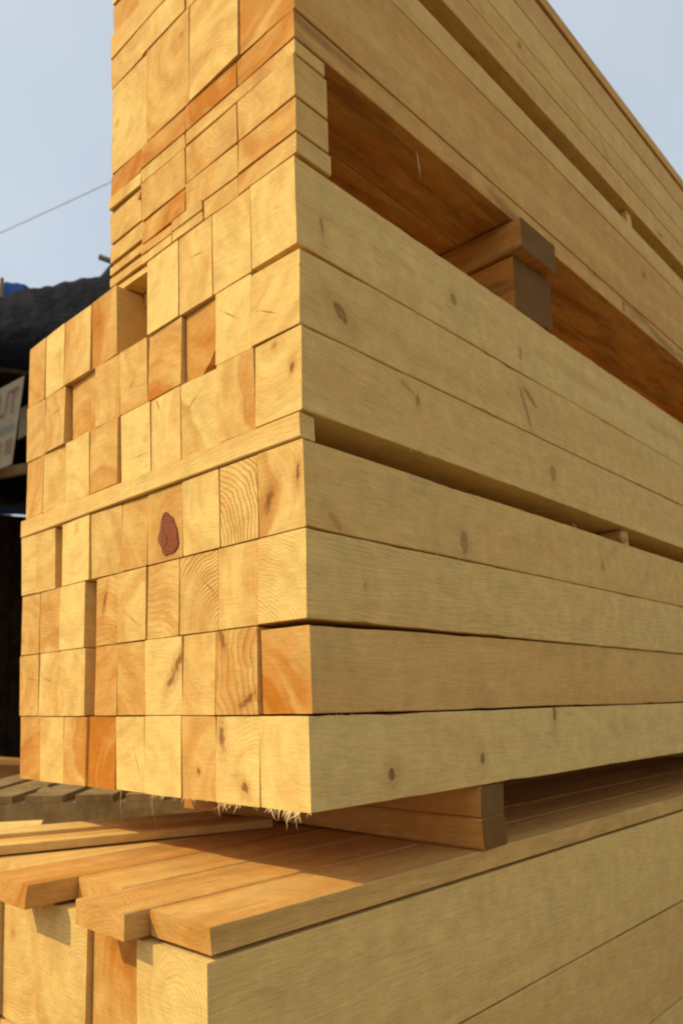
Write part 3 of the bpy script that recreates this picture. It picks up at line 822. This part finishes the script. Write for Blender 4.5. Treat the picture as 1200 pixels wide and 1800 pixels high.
# second, smaller board behind it
bm = bmesh.new()
q0 = [pt(36, 718, 5.7), pt(70, 700, 5.7), pt(70, 750, 5.7), pt(31, 772, 5.7)]
o0 = q0[0].copy()
fr = [bm.verts.new(p - o0) for p in q0]; bk = [bm.verts.new(p - o0 + sv * .02) for p in q0]
bm.faces.new(fr); bm.faces.new(bk[::-1])
for i in range(4): bm.faces.new((fr[i], bk[i], bk[(i + 1) % 4], fr[(i + 1) % 4]))
bmesh.ops.recalc_face_normals(bm, faces=bm.faces)
tag(link('sign_board', bm, M_BANNER, None, o0), 'small pale board hanging behind the banner beside the timbers', 'sign')
# rail the two signs hang over
bm = bmesh.new()
p0, p1 = pt(-160, 858, 5.5), pt(60, 822, 5.5)
mid = (p0 + p1) / 2; d = p1 - p0
m = Matrix.Translation(Vector()) @ d.to_track_quat('X', 'Z').to_matrix().to_4x4() @ Matrix.Diagonal((d.length, .05, .07, 1))
bmesh.ops.create_cube(bm, size=1, matrix=m)
tag(link('rail', bm, M_GREYWOOD, None, mid), 'grey wooden rail under the banner', 'rail')

def tube(bm, pts, r, seg=8):
    prev = None
    for i, p in enumerate(pts):
        d = (pts[min(i + 1, len(pts) - 1)] - pts[max(i - 1, 0)]).normalized()
        s = d.cross(Vector((0, 0, 1)) if abs(d.z) < .9 else Vector((1, 0, 0))).normalized(); u = s.cross(d)
        ring = [bm.verts.new(p + (s * math.cos(a) + u * math.sin(a)) * r) for a in (k * 6.283 / seg for k in range(seg))]
        if prev:
            for k in range(seg): bm.faces.new((prev[k], prev[(k + 1) % seg], ring[(k + 1) % seg], ring[k]))
        else: bm.faces.new(ring[::-1])
        prev = ring
    bm.faces.new(prev)

# steel pole with a short arm, behind the lumber
base = at(230, 470, 4.9); base.z = GZ
pole = tag(empty('steel_pole', base), 'grey steel pole with a short arm poking out past the stack', 'pole')
bm = bmesh.new(); tube(bm, [Vector((0, 0, 0)), Vector((0, 0, at(230, 470, 4.9).z - GZ + .15))], .045); link('shaft', bm, M_STEEL, pole)
bm = bmesh.new(); tube(bm, [at(232, 472, 4.9) - base, at(174, 451, 4.9) - base], .019); link('arm', bm, M_STEEL, pole)
# pinkish stove pipe at the left edge
b0 = at(2, 505, 7.4)
bm = bmesh.new(); tube(bm, [Vector((0, 0, -.7)), Vector((.01, .01, .10))], .02)
tag(link('stove_pipe', bm, M_GREYWOOD, None, b0), 'thin stove pipe rising from the shed roof at the left edge', 'pipe')
# overhead cable
a0, a1 = at(-600, 640, 17), at(1000, -110, 17)
pts = [a0.lerp(a1, t / 30) - Vector((0, 0, .35 * math.sin(t / 30 * math.pi))) for t in range(31)]
off = at(95, 366, 17) - min(pts, key=lambda p: (p - at(95, 366, 17)).length)
bm = bmesh.new(); tube(bm, [p + off - a0 for p in pts], .008, 5)
tag(link('overhead_cable', bm, M_WIRE, None, a0), 'thin overhead cable crossing the pale sky', 'cable')

# clutter on the ground beyond the pile
def pallet(c, rz, label):
    e = empty('pallet', c, rz); tag(e, label, 'pallet', 'grey pallets beyond the pile')
    for k in range(7):
        bm = bmesh.new(); box(bm, Vector((0, -.48 + k * .16, .135)), 1.2, .12, .022); link('deck_board', bm, M_GREYWOOD, e)
    for k in range(3):
        bm = bmesh.new(); box(bm, Vector((-.55 + k * .55, 0, .0617)), .10, 1.08, .123); link('runner', bm, M_GREYWOOD, e)
    return e
HEAP = [('left', 105, 3.35, (.45, .5, .42, .55)), ('right', 235, 3.15, (.75, .7, .82, .74, .78))]
LEV = ['lowest', 'second', 'third', 'fourth', 'topmost']
for side, px, dist, yaws in HEAP:
    for k, rz in enumerate(yaws):
        g = at(px + (k % 2) * 7, 1420, dist); g.z = GZ + .147 * k
        lv = 'topmost' if k == len(yaws) - 1 else LEV[k]
        pallet(g, rz, f'{lv} grey pallet of the {side} heap seen under the main stack')
def plank_far(a, b, w, t, mat, label):
    d = b - a
    m = d.to_track_quat('X', 'Z').to_matrix().to_4x4() @ Matrix.Diagonal((d.length, w, t, 1))
    bm = bmesh.new(); bmesh.ops.create_cube(bm, size=1, matrix=m)
    bmesh.ops.bevel(bm, geom=bm.edges[:], offset=min(w, t) * .08, segments=1, affect='EDGES')
    return tag(link('scrap_plank', bm, mat, None, (a + b) / 2), label, 'plank', 'scrap planks in the yard')
plank_far(at(60, 1384, 3.0), at(100, 1412, 2.7), .06, .03, M_GREYWOOD, 'short grey plank leaning over the pallets at the left')
plank_far(at(100, 1408, 2.9), at(330, 1404, 2.9), .10, .05, M_GREYWOOD, 'long grey plank lying level across the pallets')
plank_far(at(-60, 1326, 4.2), at(22, 1346, 4.1), .16, .03, M_GREYWOOD, 'pale weathered plank end in front of the dark shed')
plank_far(at(-60, 1372, 3.9), at(40, 1378, 3.9), .3, .22, M_OLDWOOD, 'thick brown baulk lying in front of the dark shed')
p0 = at(30, 1440, 3.4); p0.z = GZ
plank_far(p0, at(30, 1366, 3.4), .10, .09, plain('olive_post', (.10, .075, .02), (.06, .045, .015), 9), 'olive brown short post standing left of the pile')
